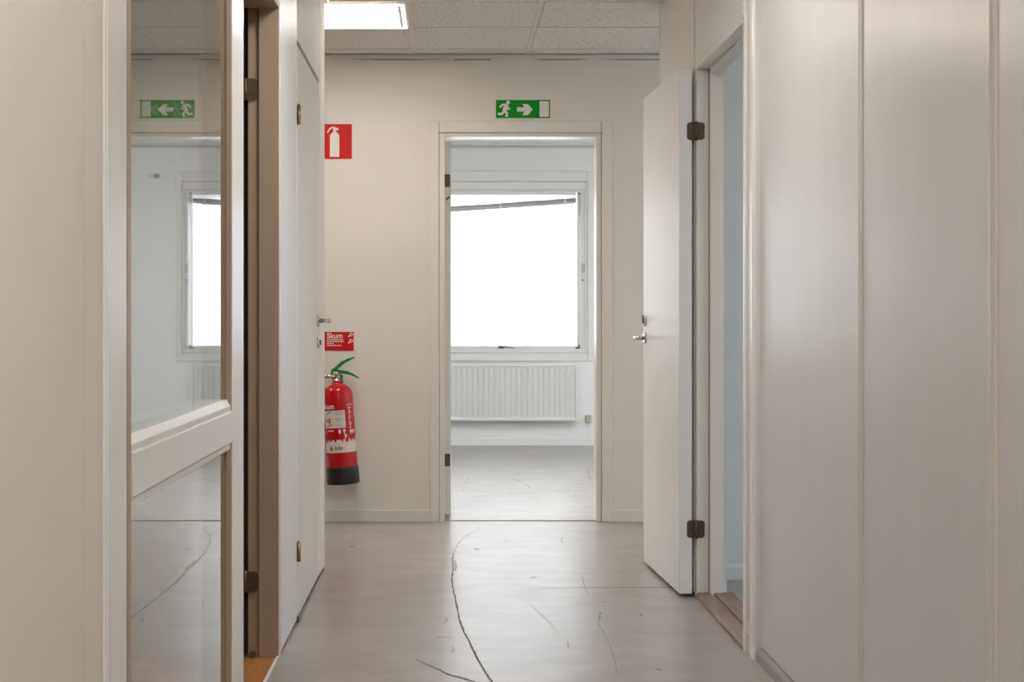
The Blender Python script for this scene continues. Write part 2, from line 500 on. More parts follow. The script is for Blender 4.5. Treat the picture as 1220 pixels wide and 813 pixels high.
B(0.9505, RW + 0.012, 7.000, 7.022, 0.0, CH, 0.003).build('corner_bead', 'frame', wall_right)
# grey skirting along the panels
mb = MB(); mb.prism([(0.970, 0), (0.970, 0.030), (0.976, 0.043), (RW + .012, 0.043), (RW + .012, 0)], 'y', -2.9, 4.908)
struct(mb, 'baseboard_right_near', 'base_grey', 'grey vinyl skirting strip under the right wall panels', 'baseboard')

# unseen shell around the corridor and the side rooms
struct(B(-3.1, 4.0, -3.1, -3.0, 0, 2.62), 'wall_back', 'wall', 'plain painted wall closing the corridor behind the viewer', 'wall')
wm = MB(); wm.box(-3.25, -3.1, -3.1, 13.6, -0.12, 2.75)
struct(wm, 'wall_block_left', 'dark_room', 'unseen outer wall added on the far left to block daylight', 'wall')  # unseen wall added to stop daylight leaking in
wm = MB()
wm.box(4.0, 4.2, -3.1, 2.8, -0.12, 2.75); wm.box(4.0, 4.2, 6.36, 7.07, -0.12, 2.75); wm.box(4.0, 4.2, 8.24, 8.9, -0.12, 2.75); wm.box(4.0, 4.2, 13.2, 13.6, -0.12, 2.75); wm.box(4.0, 4.2, 8.9, 13.2, -0.12, 0.5); wm.box(4.0, 4.2, 8.9, 13.2, 2.5, 2.75); wm.box(4.0, 4.2, 7.07, 8.24, -0.12, 0.1); wm.box(4.0, 4.2, 7.07, 8.24, 2.4, 2.75)
wm.box(4.0, 4.2, 2.8, 6.36, -0.12, 0.2); wm.box(4.0, 4.2, 2.8, 6.36, 2.45, 2.75)
struct(wm, 'wall_block_right', 'side_wall', 'unseen outer wall added on the right to block daylight, open at the added windows', 'wall')  # added light block, open only where the added windows sit
struct(B(1.085, 4.0, 2.6, 2.7, 0, 2.62), 'wall_side_room', 'side_wall', 'near wall of the side room on the right', 'wall')
struct(B(-3.1, -0.66, -0.6, -0.5, 0, 2.62), 'wall_dark_room', 'dark_room', 'near wall of the dark room on the left', 'wall')
struct(B(-3.1, -0.66, 5.40, 5.533, 0, 2.62), 'wall_dark_room_end', 'dark_room', 'end wall of the dark room behind the left doorway', 'wall')
mb = MB(); mb.prism([(6.45, 0.0), (6.438, 0.0), (6.438, 0.052), (6.443, 0.062), (6.45, 0.064)], 'x', 1.086, 3.99)
struct(mb, 'baseboard_side_room', 'side_wall', 'blue grey baseboard in the side room behind the open door', 'baseboard')

# office shell
wx0, wx1, wz0, wz1 = -0.297, 1.193, 0.794, 2.273
wm = MB()
wm.box(-3.1, wx0 - 1.61, OY, 13.6, 0, 2.75); wm.box(wx1 - 1.61, wx0, OY, 13.6, 0, 2.75); wm.box(wx0 - 1.61, wx1 - 1.61, OY, 13.6, 0, wz0); wm.box(wx0 - 1.61, wx1 - 1.61, OY, 13.6, wz1, 2.75); wm.box(wx1, 4.0, OY, 13.6, 0, 2.75)
wm.box(wx0, wx1, OY, 13.6, 0, wz0); wm.box(wx0, wx1, OY, 13.6, wz1, 2.75)
struct(wm, 'wall_office', 'office_wall', 'white office wall around the window and over the radiator', 'wall')
struct(B(-2.4, -2.3, 8.42, OY, 0, 2.62), 'wall_office_left', 'office_wall', 'left side wall of the office', 'wall')
wm = MB(); wm.box(3.2, 4.0, 8.42, 8.9, 0, 2.62); wm.box(3.2, 4.0, 13.2, OY, 0, 2.62); wm.box(3.2, 4.0, 8.9, 13.2, 0, .5); wm.box(3.2, 4.0, 8.9, 13.2, 2.5, 2.62)
struct(wm, 'wall_office_right', 'office_wall', 'right side wall of the office with an opening for the added window', 'wall')
mb = MB(); mb.prism([(OY, 0.0), (OY - .014, 0.0), (OY - .014, 0.056), (OY - .010, 0.062), (OY, 0.063)], 'x', -2.29, 3.19)
struct(mb, 'baseboard_office', 'office_wall', 'white baseboard below the radiator on the office wall', 'baseboard')

# ------------------------------------------------------------------ ceilings
def tile_mesh():
    mb = MB(); mb.box(-0.2935, 0.2935, -0.2935, 0.2935, 0.0, 0.014, 0.003)
    o = mb.build('ceiling_tile', 'tile')
    return o
proto_tile = tile_mesh()
used_tile = [False]
def ceiling_grid(parent, z, xs0, xs1, ys0, ys1, gx, gy, skip, wide=None):
    """Tiles of a 60 cm grid, cut at the walls, with enamelled bars under the joints."""
    i0 = math.floor((xs0 - gx) / 0.6); j0 = math.floor((ys0 - gy) / 0.6)
    i = i0
    while gx + 0.6 * i < xs1:
        j = j0
        while gy + 0.6 * j < ys1:
            x0, y0 = gx + 0.6 * i, gy + 0.6 * j
            j += 1
            if wide is not None and abs(x0 - wide - .6) < .05: continue
            wd = 1.2 if wide is not None and abs(x0 - wide) < .05 else .6
            cx0, cx1, cy0, cy1 = max(x0, xs0), min(x0 + wd, xs1), max(y0, ys0), min(y0 + .6, ys1)
            if cx1 - cx0 < 0.03 or cy1 - cy0 < 0.03: continue
            if any(abs(x0 - a) < .05 and abs(y0 - b) < .05 for a, b in skip): continue
            o = proto_tile.copy() if used_tile[0] else proto_tile
            if used_tile[0]: COL.objects.link(o)
            used_tile[0] = True
            o.parent = parent
            o.location = Vector(((cx0 + cx1) / 2, (cy0 + cy1) / 2, z + 0.004)) - WLOC[parent.name]
            o.scale = ((cx1 - cx0) / 0.6, (cy1 - cy0) / 0.6, 1)
        i += 1
    for k in range(i0, i0 + 40):
        x = gx + 0.6 * k
        if xs0 + .02 < x < xs1 - .02 and not (wide is not None and abs(x - wide - .6) < .05):
            MB().box(x - .010, x + .010, ys0, ys1, z, z + .006, 0.001).build('ceiling_bar', 'tbar', parent)
        y = gy + 0.6 * (k - i0 + j0)
        if ys0 + .02 < y < ys1 - .02:
            MB().box(xs0, xs1, y - .012, y + .012, z + .0002, z + .0058, 0.001).build('ceiling_bar', 'tbar', parent)

cm = MB(); cm.box(-3.1, 4.0, -3.0, 8.30, 2.53, 2.60)
ceil_ = struct(cm, 'ceiling', 'wall', 'suspended ceiling of speckled grey tiles over the corridor', 'ceiling')
lamp_cells = [(-0.786, 6.93), (-0.186, 3.93), (-0.186, 0.93), (-0.186, -1.47), (-2.586, 7.53), (2.814, 7.53)]  # first cell is the lamp in view, the others are added fill
ceiling_grid(ceil_, CH, L, RW, -2.95, 6.93, -0.786, 6.93 - 0.6 * 20, lamp_cells)
ceiling_grid(ceil_, CH, -3.0, L, 6.735, 6.93, -0.786, 6.93 - 0.6 * 20, lamp_cells)
ceiling_grid(ceil_, CH, -3.0, 3.95, 6.93, 8.30, -0.786, 6.93, lamp_cells, 0.414)
cm = MB(); cm.box(-2.3, 3.2, 8.42, OY, OC + 0.035, OC + 0.08)
ceil_o = struct(cm, 'ceiling_office', 'wall', 'white tiled ceiling strip seen through the office doorway', 'ceiling')
office_fill_cells = [(0.414 - .6, 8.92), (0.414 + 1.2, 8.92), (0.414 - .6, 10.12), (0.414 + 1.2, 10.12)]  # unseen lamps added to brighten the office
ceiling_grid(ceil_o, OC, -2.3, 3.2, 8.42, OY, 0.414, 13.12 - 4.8, office_fill_cells, 0.414)
# slim wall angle where the tiles meet the end wall
mb = MB(); mb.prism([(FW - .022, CH - .001), (FW - .022, CH - .003), (FW - .003, CH - .003), (FW - .003, CH - .020), (FW, CH - .020), (FW, CH - .001)], 'x', -3.0, 3.95)
struct(mb, 'trim_1', 'tbar', 'slim metal angle between ceiling tiles and end wall', 'trim')
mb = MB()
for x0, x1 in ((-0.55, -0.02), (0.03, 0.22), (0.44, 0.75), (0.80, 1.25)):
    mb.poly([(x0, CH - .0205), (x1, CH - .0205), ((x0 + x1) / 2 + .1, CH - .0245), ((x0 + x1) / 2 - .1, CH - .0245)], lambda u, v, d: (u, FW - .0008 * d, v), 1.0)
tag(mb.build('gap_shade', 'joint'), 'dark uneven strips standing for shadow gaps under the metal ceiling angle', 'trim', None, 'structure')  # dark strips laid on the wall as the shade under the angle
mb = MB(); mb.prism([(OY - .022, OC - .001), (OY - .022, OC - .003), (OY - .003, OC - .003), (OY - .003, OC - .018), (OY, OC - .018), (OY, OC - .001)], 'x', -2.29, 3.19)
struct(mb, 'trim_3', 'white_metal', 'white metal angle between office ceiling and window wall', 'trim')
struct(B(-5.0, 6.0, -4.0, 13.75, 2.76, 2.9), 'roof', 'roof', 'flat roof slab added unseen over the whole building to keep the sun out', 'roof')  # unseen slab added to keep sun and sky out of the rooms

# ------------------------------------------------------------------ ceiling lamps: one by the end wall, the rest added unseen fill
def ceiling_lamp(x0, y0, z, mat, label, group):
    r = root('ceiling_light', (x0 + .3, y0 + .3, z), label, 'ceiling light', group)
    a, b, c, d = x0 + .006, x0 + .594, y0 + .006, y0 + .594
    mb = MB()
    w = .042
    for bx in ((a, b, c, c + w), (a, b, d - w, d), (a, a + w, c + w, d - w), (b - w, b, c + w, d - w)):
        mb.box(bx[0], bx[1], bx[2], bx[3], z - .004, z + .012, .002)
    mb.build('frame', 'white_metal', r)
    MB().box(a + w + .001, b - w - .001, c + w + .001, d - w - .001, z + .002, z + .008).build('diffuser', mat, r)
    # bright slot of opal plastic round the frame
    mb = MB()
    e = .024
    for bx in ((a + .012, b - .012, c + .012, c + e), (a + .012, b - .012, d - e, d - .012), (a + .012, a + e, c + e, d - e), (b - e, b - .012, c + e, d - e)):
        mb.box(bx[0], bx[1], bx[2], bx[3], z - .0055, z - .002)
    mb.build('light_slot', mat, r)
    return r
names = ['square recessed ceiling light glowing near the end wall, cut by the left wall', 'added unseen fill light over the glazed partition',
         'added unseen fill light over the near corridor', 'added unseen fill light over the corridor behind the viewer',
         'added unseen fill light over the left arm of the cross corridor', 'added unseen cool fill light over the right arm of the cross corridor']
for (x, y), nm in zip(lamp_cells, names):
    ceiling_lamp(x, y, CH, 'fill_cool' if x > 2 else 'lamp_end' if y > 6 else 'fill_warm', nm, 'corridor ceiling lights')
for (x, y), nm in zip(office_fill_cells, ['added unseen office fill light nearest the open door leaf', 'added unseen office fill light near the right side wall by the doorway',
                                     'added unseen fill light in the middle left of the office', 'added unseen fill light in the middle right of the office']):
    ceiling_lamp(x, y, OC, 'fill_cool', nm, 'added office fill lights')

# ------------------------------------------------------------------ office window
def ring(mb, x0, x1, z0, z1, w, y0, y1, bev=0.003, wt=None, wb=None):
    wt = w if wt is None else wt; wb = w if wb is None else wb
    mb.box(x0, x0 + w, y0, y1, z0, z1, bev); mb.box(x1 - w, x1, y0, y1, z0, z1, bev)
    mb.box(x0 + w, x1 - w, y0, y1, z1 - wt, z1, bev); mb.box(x0 + w, x1 - w, y0, y1, z0, z0 + wb, bev)
def office_window(name, dx, label):
    w1 = root(name, (0.448 + dx, OY, 0.725), label, 'window', None, 'structure')
    wx0, wx1 = -0.297 + dx, 1.193 + dx
    mb = MB(); ring(mb, wx0 - .055, wx1 + .055, .725, 2.363, .056, OY - .016, OY - .0005, .004, .088, .068)
    mb.build('casing', 'window_paint', w1)
    mb = MB(); ring(mb, wx0 + .002, wx1 - .002, wz0 + .002, wz1 - .002, .020, OY - .006, OY + .14, .002, .066, .036)
    mb.build('window_frame', 'window_paint', w1)
    mb = MB(); ring(mb, wx0 + .018, wx1 - .018, .832, 2.206, .064, OY + .012, OY + .075, .004, .020, .026)
    mb.box(wx0 + .079, wx0 + .089, OY + .03, OY + .06, .858, 2.186, .002); mb.box(wx1 - .089, wx1 - .079, OY + .03, OY + .06, .858, 2.186, .002)
    sash = mb.build('sash', 'window_paint', w1)
    B(wx0 + .082, wx1 - .082, OY + .048, OY + .054, .858, 2.188).build('pane', 'glass', sash)
    mb = MB()
    mb.box(.425 + dx, .475 + dx, OY + .004, OY + .013, .834, .858, .003)
    mb.tube([(.445 + dx, OY + .004, .846), (.445 + dx, OY - .018, .846)], .006, 10)
    mb.tube([(.440 + dx, OY - .018, .847), (.48 + dx, OY - .020, .849), (.53 + dx, OY - .018, .843), (.562 + dx, OY - .018, .838)], [.007, .006, .0045, .004], 10)
    mb.build('window_handle', 'dark_metal', w1)
    mb = MB(); mb.tube([(1.098 + dx, OY + .005, .835), (1.118 + dx, OY + .0, .842), (1.122 + dx, OY + .005, .866)], .007, 8); mb.box(1.09 + dx, 1.13 + dx, OY + .005, OY + .013, .832, .845, .002)
    mb.build('stay_hook', 'dark_metal', w1)
    mb = MB(); mb.box(1.144 + dx, 1.176 + dx, OY + .002, OY + .013, 1.49, 1.566, .003)
    lk = mb.build('lock_plate', 'blind', w1)
    B(1.151 + dx, 1.169 + dx, OY - .002, OY + .004, 1.505, 1.55, .002).build('latch', 'blind_dark', lk)
    mb = MB(); mb.tube([(1.152 + dx, OY + .013, 1.424), (1.152 + dx, OY + .004, 1.424)], .008, 10); mb.build('bolt', 'dark_metal', w1)
    mb = MB(); mb.tube([(1.123 + dx, OY + .013, 2.17), (1.123 + dx, OY + .002, 2.17)], .009, 10); mb.tube([(1.127 + dx, OY + .006, 2.17), (1.127 + dx, OY + .006, 1.98)], .002, 6); mb.build('bolt', 'dark_metal', w1)
office_window('window_1', 0.0, 'white framed office window with bright white panes above the radiator')
office_window('window_added_3', -1.61, 'second office window added left of the radiator for sheen on the right panels, hidden behind the open door leaf')  # added so the right wall panels catch more sheen

def added_side_window(name, y0, y1, z0, z1, label):  # unseen windows added to let more daylight in
    w = root(name, (4.1, (y0 + y1) / 2, z0), label, 'window', None, 'structure')
    mb = MB()
    for a, b, c, d in ((y0, y0 + .07, z0, z1), (y1 - .07, y1, z0, z1), (y0 + .07, y1 - .07, z1 - .07, z1), (y0 + .07, y1 - .07, z0, z0 + .07)):
        mb.box(4.05, 4.13, a, b, c, d, .003)
    mb.build('window_frame', 'window_paint', w)
    B(4.09, 4.096, y0 + .06, y1 - .06, z0 + .06, z1 - .06).build('pane', 'glass', w)
added_side_window('window_added_4', 2.8, 6.36, .2, 2.45, 'unseen wide window added to light the side room behind the open door on the right')  # added daylight for the side room and its doorway
added_side_window('window_added_5', 7.07, 8.24, .1, 2.4, 'unseen tall window added to light the right end of the cross corridor')  # added cool daylight along the end wall and ceiling
added_side_window('window_added_6', 8.9, 13.2, .5, 2.5, 'unseen wide window added in the right side wall to light the office')  # added to brighten the office window wall

# pulled-up venetian blind, hanging askew
vb = root('venetian_blind', (.448, OY + .02, 2.03), 'pulled-up white venetian blind hanging askew in the top of the office window', 'blind')
vx0, vx1 = -.200, 1.098
def slat_box(z_r, drop, h, y0, y1):
    mb = MB(); z_l = z_r - drop
    mb.prism([(vx0, z_l), (vx1, z_r), (vx1, z_r + h), (vx0, z_l + h)], 'y', y0, y1)
    return mb
B(vx0, vx1, OY + .013, OY + .042, 2.158, 2.186, .003).build('head_rail', 'white_metal', vb)
for k in range(7):
    slat_box(2.158 - .0072 * (k + 1), .0110 * (k + 1), .0042, OY + .014, OY + .040).build('slat', 'blind', vb)
slat_box(2.086, .088, .020, OY + .013, OY + .041).build('bottom_rail', 'blind_dark', vb)
slat_box(2.1065, .088, .026, OY + .014, OY + .040).build('slat_stack', 'blind_dark', vb)
for x in (-.05, .441, 1.00):
    zr = 2.086 - .086 * (vx1 - x) / (vx1 - vx0)
    mb = MB(); mb.box(x - .008, x + .008, OY + .008, OY + .012, zr - .006, zr + .048, .002); mb.box(x - .014, x + .014, OY + .006, OY + .012, zr - .008, zr + .010, .002)
    mb.build('cord_clip', 'white_metal', vb)
    mb = MB(); mb.tube([(x, OY + .010, zr + .04), (x, OY + .010, 2.16)], .0018, 6); mb.build('cord', 'white_metal', vb)

# radiator
rd = root('radiator', (.448, OY - .1, .215), 'white ribbed panel radiator under the office window', 'radiator')
rx0, rx1, rz0, rz1, ry = -.201, 1.097, .215, .700, OY - .105
mb = MB()
prof = [(rx0 + .018, ry + .02)]
n = 27
pitch = (rx1 - rx0 - .036) / n
for k in range(n):
    x = rx0 + .018 + k * pitch
    prof += [(x + pitch * .06, ry + .0085), (x + pitch * .28, ry + .0045), (x + pitch * .72, ry + .0045), (x + pitch * .94, ry + .0085)]
prof += [(rx1 - .018, ry + .02)]
prof += [(rx1 - .018, ry + .034), (rx0 + .018, ry + .034)]
mb.prism(prof, 'z', rz0 + .03, rz1 - .022)
mb.build('ribbed_panel', 'radiator', rd)
B(rx0, rx0 + .018, ry, ry + .075, rz0, rz1, .004).build('side_cover', 'white_metal', rd)
B(rx1 - .018, rx1, ry, ry + .075, rz0, rz1, .004).build('side_cover', 'white_metal', rd)
B(rx0 + .018, rx1 - .018, ry, ry + .04, rz0, rz0 + .032, .005).build('lower_rail', 'white_metal', rd)
mb = MB()
mb.box(rx0 + .018, rx1 - .018, ry, ry + .012, rz1 - .02, rz1, .004)
k = rx0 + .03
while k < rx1 - .03:
    mb.box(k, k + .007, ry + .012, ry + .07, rz1 - .006, rz1 - .001); k += .02
mb.box(rx0 + .018, rx1 - .018, ry + .066, ry + .075, rz1 - .02, rz1, .002)
mb.build('top_grille', 'white_metal', rd)
for x in (.05, .85):
    B(x, x + .03, ry + .07, OY, .30, .62, .003).build('bracket', 'white_metal', rd)

sk = root('socket_box', (1.198, OY, .19), 'small square aged plastic socket box on the office wall right of the radiator', 'socket')
B(1.171, 1.225, OY - .032, OY, .197, .262, .006).build('box', 'socket', sk)
B(1.179, 1.217, OY - .035, OY - .03, .206, .253, .003).build('cover', 'socket', sk)
mb = MB(); mb.tube([(1.206, OY - .004, .197), (1.206, OY - .004, .068), (1.19, OY - .004, .066), (.4, OY - .004, .0665), (-.6, OY - .004, .066)], .0032, 8)
mb.build('cable', 'office_wall', sk)
hk = root('wall_hook', (1.41, OY, 2.32), 'small grey metal hook on the office wall beside the window, seen in the glass', 'hook')
mb = MB(); mb.box(1.385, 1.435, OY - .006, OY, 2.302, 2.338, .004); mb.build('plate', 'dark_metal', hk)
mb = MB(); mb.tube([(1.41, OY - .005, 2.32), (1.41, OY - .03, 2.315), (1.41, OY - .034, 2.335)], .006, 8); mb.build('prong', 'dark_metal', hk)

# ------------------------------------------------------------------ outside the windows
fc = root('wall_added_facade', (0, 18, -.3), 'white ribbed facade added outside the office window to bounce sunlight in', 'building', None, 'structure')  # added sunlit surface that throws light through the office window
mb = MB()
prof = [(-9.0, 18.3)]
x = -9.0
while x < 11.0:
    prof += [(x, 18.0), (x + .09, 18.0), (x + .10, 18.03), (x + .15, 18.03)]
    x += .16
prof += [(x, 18.3)]
mb.prism(prof, 'z', -.3, 6.5)
mb.build('ribbed_cladding', 'facade', fc)
B(-9.05, x + .05, 17.9, 18.35, 6.5, 6.62, .02).build('coping', 'facade', fc)
struct(B(-30, 30, 13.6, 40, -.42, -.3), 'ground', 'ground', 'pale paved yard outside the office window', 'ground')
struct(B(4.2, 30, -20, 13.6, -.42, -.3), 'ground_side', 'ground', 'pale paved yard outside the side room window', 'ground')

# ------------------------------------------------------------------ door fittings
def hinge(parent, pin, z, ax_a, ax_b, mat, h=.066, w=.034, t=.003, name='hinge'):
    """A leaf hinge: a knuckle on the pin and two screwed leaves; ax_a and ax_b are the directions of the leaves."""
    mb = MB()
    px, py = pin
    mb.tube([(px, py, z - h * .53), (px, py, z + h * .53)], .0062, 12)
    for k in (-.17, .17):
        mb.tube([(px, py, z + h * k - .001), (px, py, z + h * k + .001)], .0067, 12)
    for ax in (ax_a, ax_b):
        if ax is None: continue
        d = Vector((ax[0], ax[1], 0)).normalized(); nrm = Vector((ax[2], ax[3], 0))
        c = .012
        out = [(0.0, -h / 2), (w - c, -h / 2), (w - c * .3, -h / 2 + c * .3), (w, -h / 2 + c), (w, h / 2 - c), (w - c * .3, h / 2 - c * .3), (w - c, h / 2), (0.0, h / 2)]
        mb.poly(out, lambda u, v, q, d=d, nrm=nrm: Vector((px, py, z + v)) + d * u + nrm * (t * q), 1.0)
        for su, sv in ((w * .45, h * .3), (w * .72, 0), (w * .45, -h * .3)):
            p0 = Vector((px, py, z + sv)) + d * su
            mb.tube([p0 + nrm * (t * .5), p0 + nrm * (t * 1.45)], .0032, 8)
    return mb.build(name, mat, parent)

def lever(parent, p, out, along, mat='nickel', length=.115):
    """A lever handle: round rose, neck and lever. OUT points away from the leaf, ALONG is the lever's direction."""
    p, out, along = Vector(p), Vector(out), Vector(along)
    r = MB()
    r.tube([p, p + out * .007, p + out * .009], [.026, .026, .023], 24)
    rose = r.build('rose', mat, parent)
    m = MB()
    m.tube([p + out * .006, p + out * .038, p + out * .046 + along * .006, p + out * .050 + along * .020, p + out * .050 + along * length * .6, p + out * .048 + along * length],
           [.0095, .0095, .010, .0100, .0095, .0085], 14)
    m.build('door_handle', mat, parent)
    return rose

# ------------------------------------------------------------------ closet door in the left wall
d1 = root('door_1', (L, 5.54, 0), 'flush white closed door with brass hinges in the left wall by the fire extinguisher', 'door', None, 'structure')
mb = MB(); mb.box(L - .042, L, 5.5385, 6.4515, .014, 2.060, .003); leaf = mb.build('door_leaf', 'closet', d1)
for z in (1.809, .25):
    mb = MB(); mb.tube([(L + .0055, 5.536, z - .034), (L + .0055, 5.536, z + .034)], .0068, 12)
    mb.tube([(L + .0055, 5.536, z + .034), (L + .0055, 5.536, z + .040)], [.0055, .003], 12)
    mb.box(L - .001, L + .002, 5.538, 5.552, z - .034, z + .034, .0008)
    mb.build('hinge', 'brass', d1)
lever(d1, (L, 6.385, 1.075), (1, 0, 0), (0, -1, 0))
mb = MB(); mb.tube([(L, 6.385, .985), (L + .006, 6.385, .985), (L + .009, 6.385, .985)], [.023, .023, .016], 20)
kc = mb.build('lock_cover', 'nickel', d1)
mb = MB(); mb.box(L + .009, L + .016, 6.381, 6.389, .974, .996, .002); mb.build('thumb_turn', 'dark_metal', kc)
B(L - .045, L - .005, 5.53, 5.539, 0, .014).build('bottom_gap', 'joint', d1)
B(L - .03, L + .008, 5.525, 5.56, 0.0, .022, .003).build('door_stop', 'dark_metal', d1)

# ------------------------------------------------------------------ glazed partition in the left wall
g = root('window_2', (L, 3.3, 0), 'tall glazed partition with white frame and mid rail, mirroring the office window', 'window', None, 'structure')
FX0, FX1, GX = -.60, -.536, -.5545
gy0, gy1 = 2.648, 3.85
mb = MB(); mb.box(FX0, FX1, 2.435, 2.585, 0, 2.10, .005); mb.build('near_stile', 'door', g)
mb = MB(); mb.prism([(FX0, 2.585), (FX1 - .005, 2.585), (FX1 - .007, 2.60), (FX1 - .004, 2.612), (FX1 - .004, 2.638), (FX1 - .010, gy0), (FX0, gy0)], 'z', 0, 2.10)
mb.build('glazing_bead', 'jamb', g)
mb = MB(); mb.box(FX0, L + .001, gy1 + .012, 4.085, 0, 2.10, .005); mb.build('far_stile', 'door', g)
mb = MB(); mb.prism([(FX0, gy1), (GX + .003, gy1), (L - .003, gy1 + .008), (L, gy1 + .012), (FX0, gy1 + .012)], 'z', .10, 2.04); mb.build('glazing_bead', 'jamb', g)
mb = MB(); mb.prism([(FX0, .770), (FX1 - .006, .770), (FX1 - .003, .775), (FX1 - .003, .848), (FX1 - .008, .853), (FX0, .853)], 'y', gy0, gy1 + .012); mb.build('mid_rail', 'door', g)
mb = MB(); mb.prism([(FX0, .853), (L - .001, .853), (L - .001, .864), (L - .004, .869), (GX + .004, .880), (FX0, .880)], 'y', gy0, gy1); mb.build('glazing_bead', 'frame', g)
mb = MB(); mb.prism([(FX0, .752), (GX + .004, .752), (L - .002, .758), (L - .002, .770), (FX0, .770)], 'y', gy0, gy1); mb.build('glazing_bead', 'frame', g)
B(FX0, FX1, gy0, gy1 + .012, 0.0, .12, .004).build('bottom_rail', 'door', g)
B(FX0, FX1, gy0, gy1 + .012, 2.02, 2.10, .004).build('top_rail', 'door', g)
B(GX - .024, GX, gy0 - .01, gy1 + .01, .872, 2.03).build('pane', 'sealed_glass', g)
B(GX - .024, GX, gy0 - .01, gy1 + .01, .11, .760).build('pane', 'sealed_glass', g)

# ------------------------------------------------------------------ doorway to the dark room on the left
d4 = root('door_4', (L, 4.93, 0), 'open doorway with brown shaded jamb and bronze hinges beside the glazed partition', 'door', None, 'structure')
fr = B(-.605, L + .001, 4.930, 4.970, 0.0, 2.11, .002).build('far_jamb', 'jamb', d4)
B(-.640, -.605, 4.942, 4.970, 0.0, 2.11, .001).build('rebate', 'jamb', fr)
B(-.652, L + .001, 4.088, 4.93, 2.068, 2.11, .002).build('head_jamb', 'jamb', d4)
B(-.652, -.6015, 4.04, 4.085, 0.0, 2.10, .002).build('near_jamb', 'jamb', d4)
for z in (1.812, .245):
    hinge(d4, (-.6475, 4.936), z, (1, 0, 0, -1), (-1, 0, 0, -1), 'bronze', h=.066, w=.040)
mb = MB(); mb.tube([(-.622, 4.93, .016), (-.622, 4.915, .016)], .011, 14); mb.build('floor_stop', 'dark_metal', d4)
dl = B(-1.50, -.664, 4.890, 4.932, .012, 2.06, .003).build('door_leaf', 'dark_room', d4)
B(L - .002, L + .006, 4.928, 4.942, 0.0, CH, .002).build('edge_bead', 'door', d4)

# ------------------------------------------------------------------ open door on the right
d2 = root('door_2', (.9575, 6.018, 0), 'white flush door folded open against the right wall, with bronze hinges and lever handle', 'door', None, 'structure', (0, 0, R(2.5)))
leaf = MB().box(-.064, -.013, .010, .835, .014, 2.056, .003).build('door_leaf', 'leaf', d2, True)

rl = Matrix.Rotation(R(-2.5), 2)
ax = rl @ Vector((1, 0)); axn = rl @ Vector((0, -1))
for z in (1.811, .266):
    h_ = MB()
    h_.tube([(0, 0, z - .036), (0, 0, z + .036)], .0065, 12)
    h_.tube([(0, 0, z - .011), (0, 0, z - .009)], .0072, 12); h_.tube([(0, 0, z + .009), (0, 0, z + .011)], .0072, 12)
    for sx, yy in ((-1, .010), (1, .0055)):
        x0, x1 = (.004, .034)
        c = .010
        out = [(x0, -.034), (x1 - c, -.034), (x1 - c * .3, -.034 + c * .3), (x1, -.034 + c), (x1, .034 - c), (x1 - c * .3, .034 - c * .3), (x1 - c, .034), (x0, .034)]
        h_.poly([(sx * u, v) for u, v in out], lambda u, v, q, yy=yy, z=z: Vector((u, yy - .003 * q, z + v)), 1.0)
        for su, sv in ((.014, .021), (.027, 0.004), (.014, -.021)):
            h_.tube([(sx * su, yy - .002, z + sv), (sx * su, yy - .0042, z + sv)], .0035, 8)
    h_.build('hinge', 'bronze', d2, True)
mb = MB()
p = Vector((-.064, .775, 1.000))
lv = MB(); lv.tube([p, p + Vector((-.007, 0, 0)), p + Vector((-.009, 0, 0))], [.026, .026, .023], 24); lv.build('rose', 'nickel', d2, True)
lv = MB(); lv.tube([p + Vector((-.006, 0, 0)), p + Vector((-.038, 0, 0)), p + Vector((-.047, -.006, 0)), p + Vector((-.050, -.022, 0)), p + Vector((-.050, -.07, 0)), p + Vector((-.047, -.12, 0))],
                   [.0095, .0095, .010, .010, .0095, .0085], 14); lv.build('door_handle', 'nickel', d2, True)
q = Vector((-.064, .775, 1.073))
lv = MB(); lv.tube([q, q + Vector((-.006, 0, 0)), q + Vector((-.009, 0, 0))], [.024, .024, .017], 20); kc = lv.build('lock_cover', 'nickel', d2, True)
lv = MB(); lv.box(-.080, -.073, .771, .779, 1.062, 1.100, .002); lv.build('thumb_turn', 'dark_metal', d2, True)
B(.9595, 1.0075, 6.022, 6.062, 0.0, 2.052).build('x', 'frame').name  # replaced below
bpy.data.objects.remove(bpy.data.objects['x'])
f2 = root('trim_4', (1.02, 5.55, 0), 'cream door frame of the right doorway with its full-height near post', 'door frame', None, 'structure')
fj = B(.9595, 1.0075, 6.024, 6.062, .0, 2.052, .002).build('far_jamb', 'frame', f2)
B(1.0075, 1.0625, 6.006, 6.062, .0, 2.052, .002).build('stop', 'frame', fj)
B(1.0065, 1.0095, 6.004, 6.026, .0, 2.052).build('seal', 'jamb', fj)
hd = B(.9595, 1.0075, 5.06, 6.062, 2.052, 2.078, .003).build('head_jamb', 'frame', f2)
B(1.0075, 1.0625, 5.06, 6.062, 2.040, 2.078, .002).build('stop', 'frame', hd)
nj = B(1.0075, 1.085, 5.036, 5.075, .0, 2.09, .002).build('near_jamb', 'frame', f2)
mb = MB(); mb.prism([(RW + .012, 4.972), (.968, 4.972), (.968, 5.043), (RW + .012, 5.043)], 'z', 0.0, CH)
np_ = mb.build('near_post', 'batten', f2)
mb = MB(); mb.prism([(RW + .012, 5.0435), (.9625, 5.0435), (.9595, 5.047), (.9595, 5.067), (.962, 5.071), (RW + .012, 5.071)], 'z', 0.0, CH)
mb.build('edge_bead', 'door', np_)
mb = MB(); mb.prism([(RW + .012, 4.916), (.969, 4.916), (.9635, 4.920), (.962, 4.930), (.962, 4.962), (.965, 4.9715), (RW + .012, 4.9715)], 'z', 0.0, CH)
mb.build('cover_strip', 'door', np_)
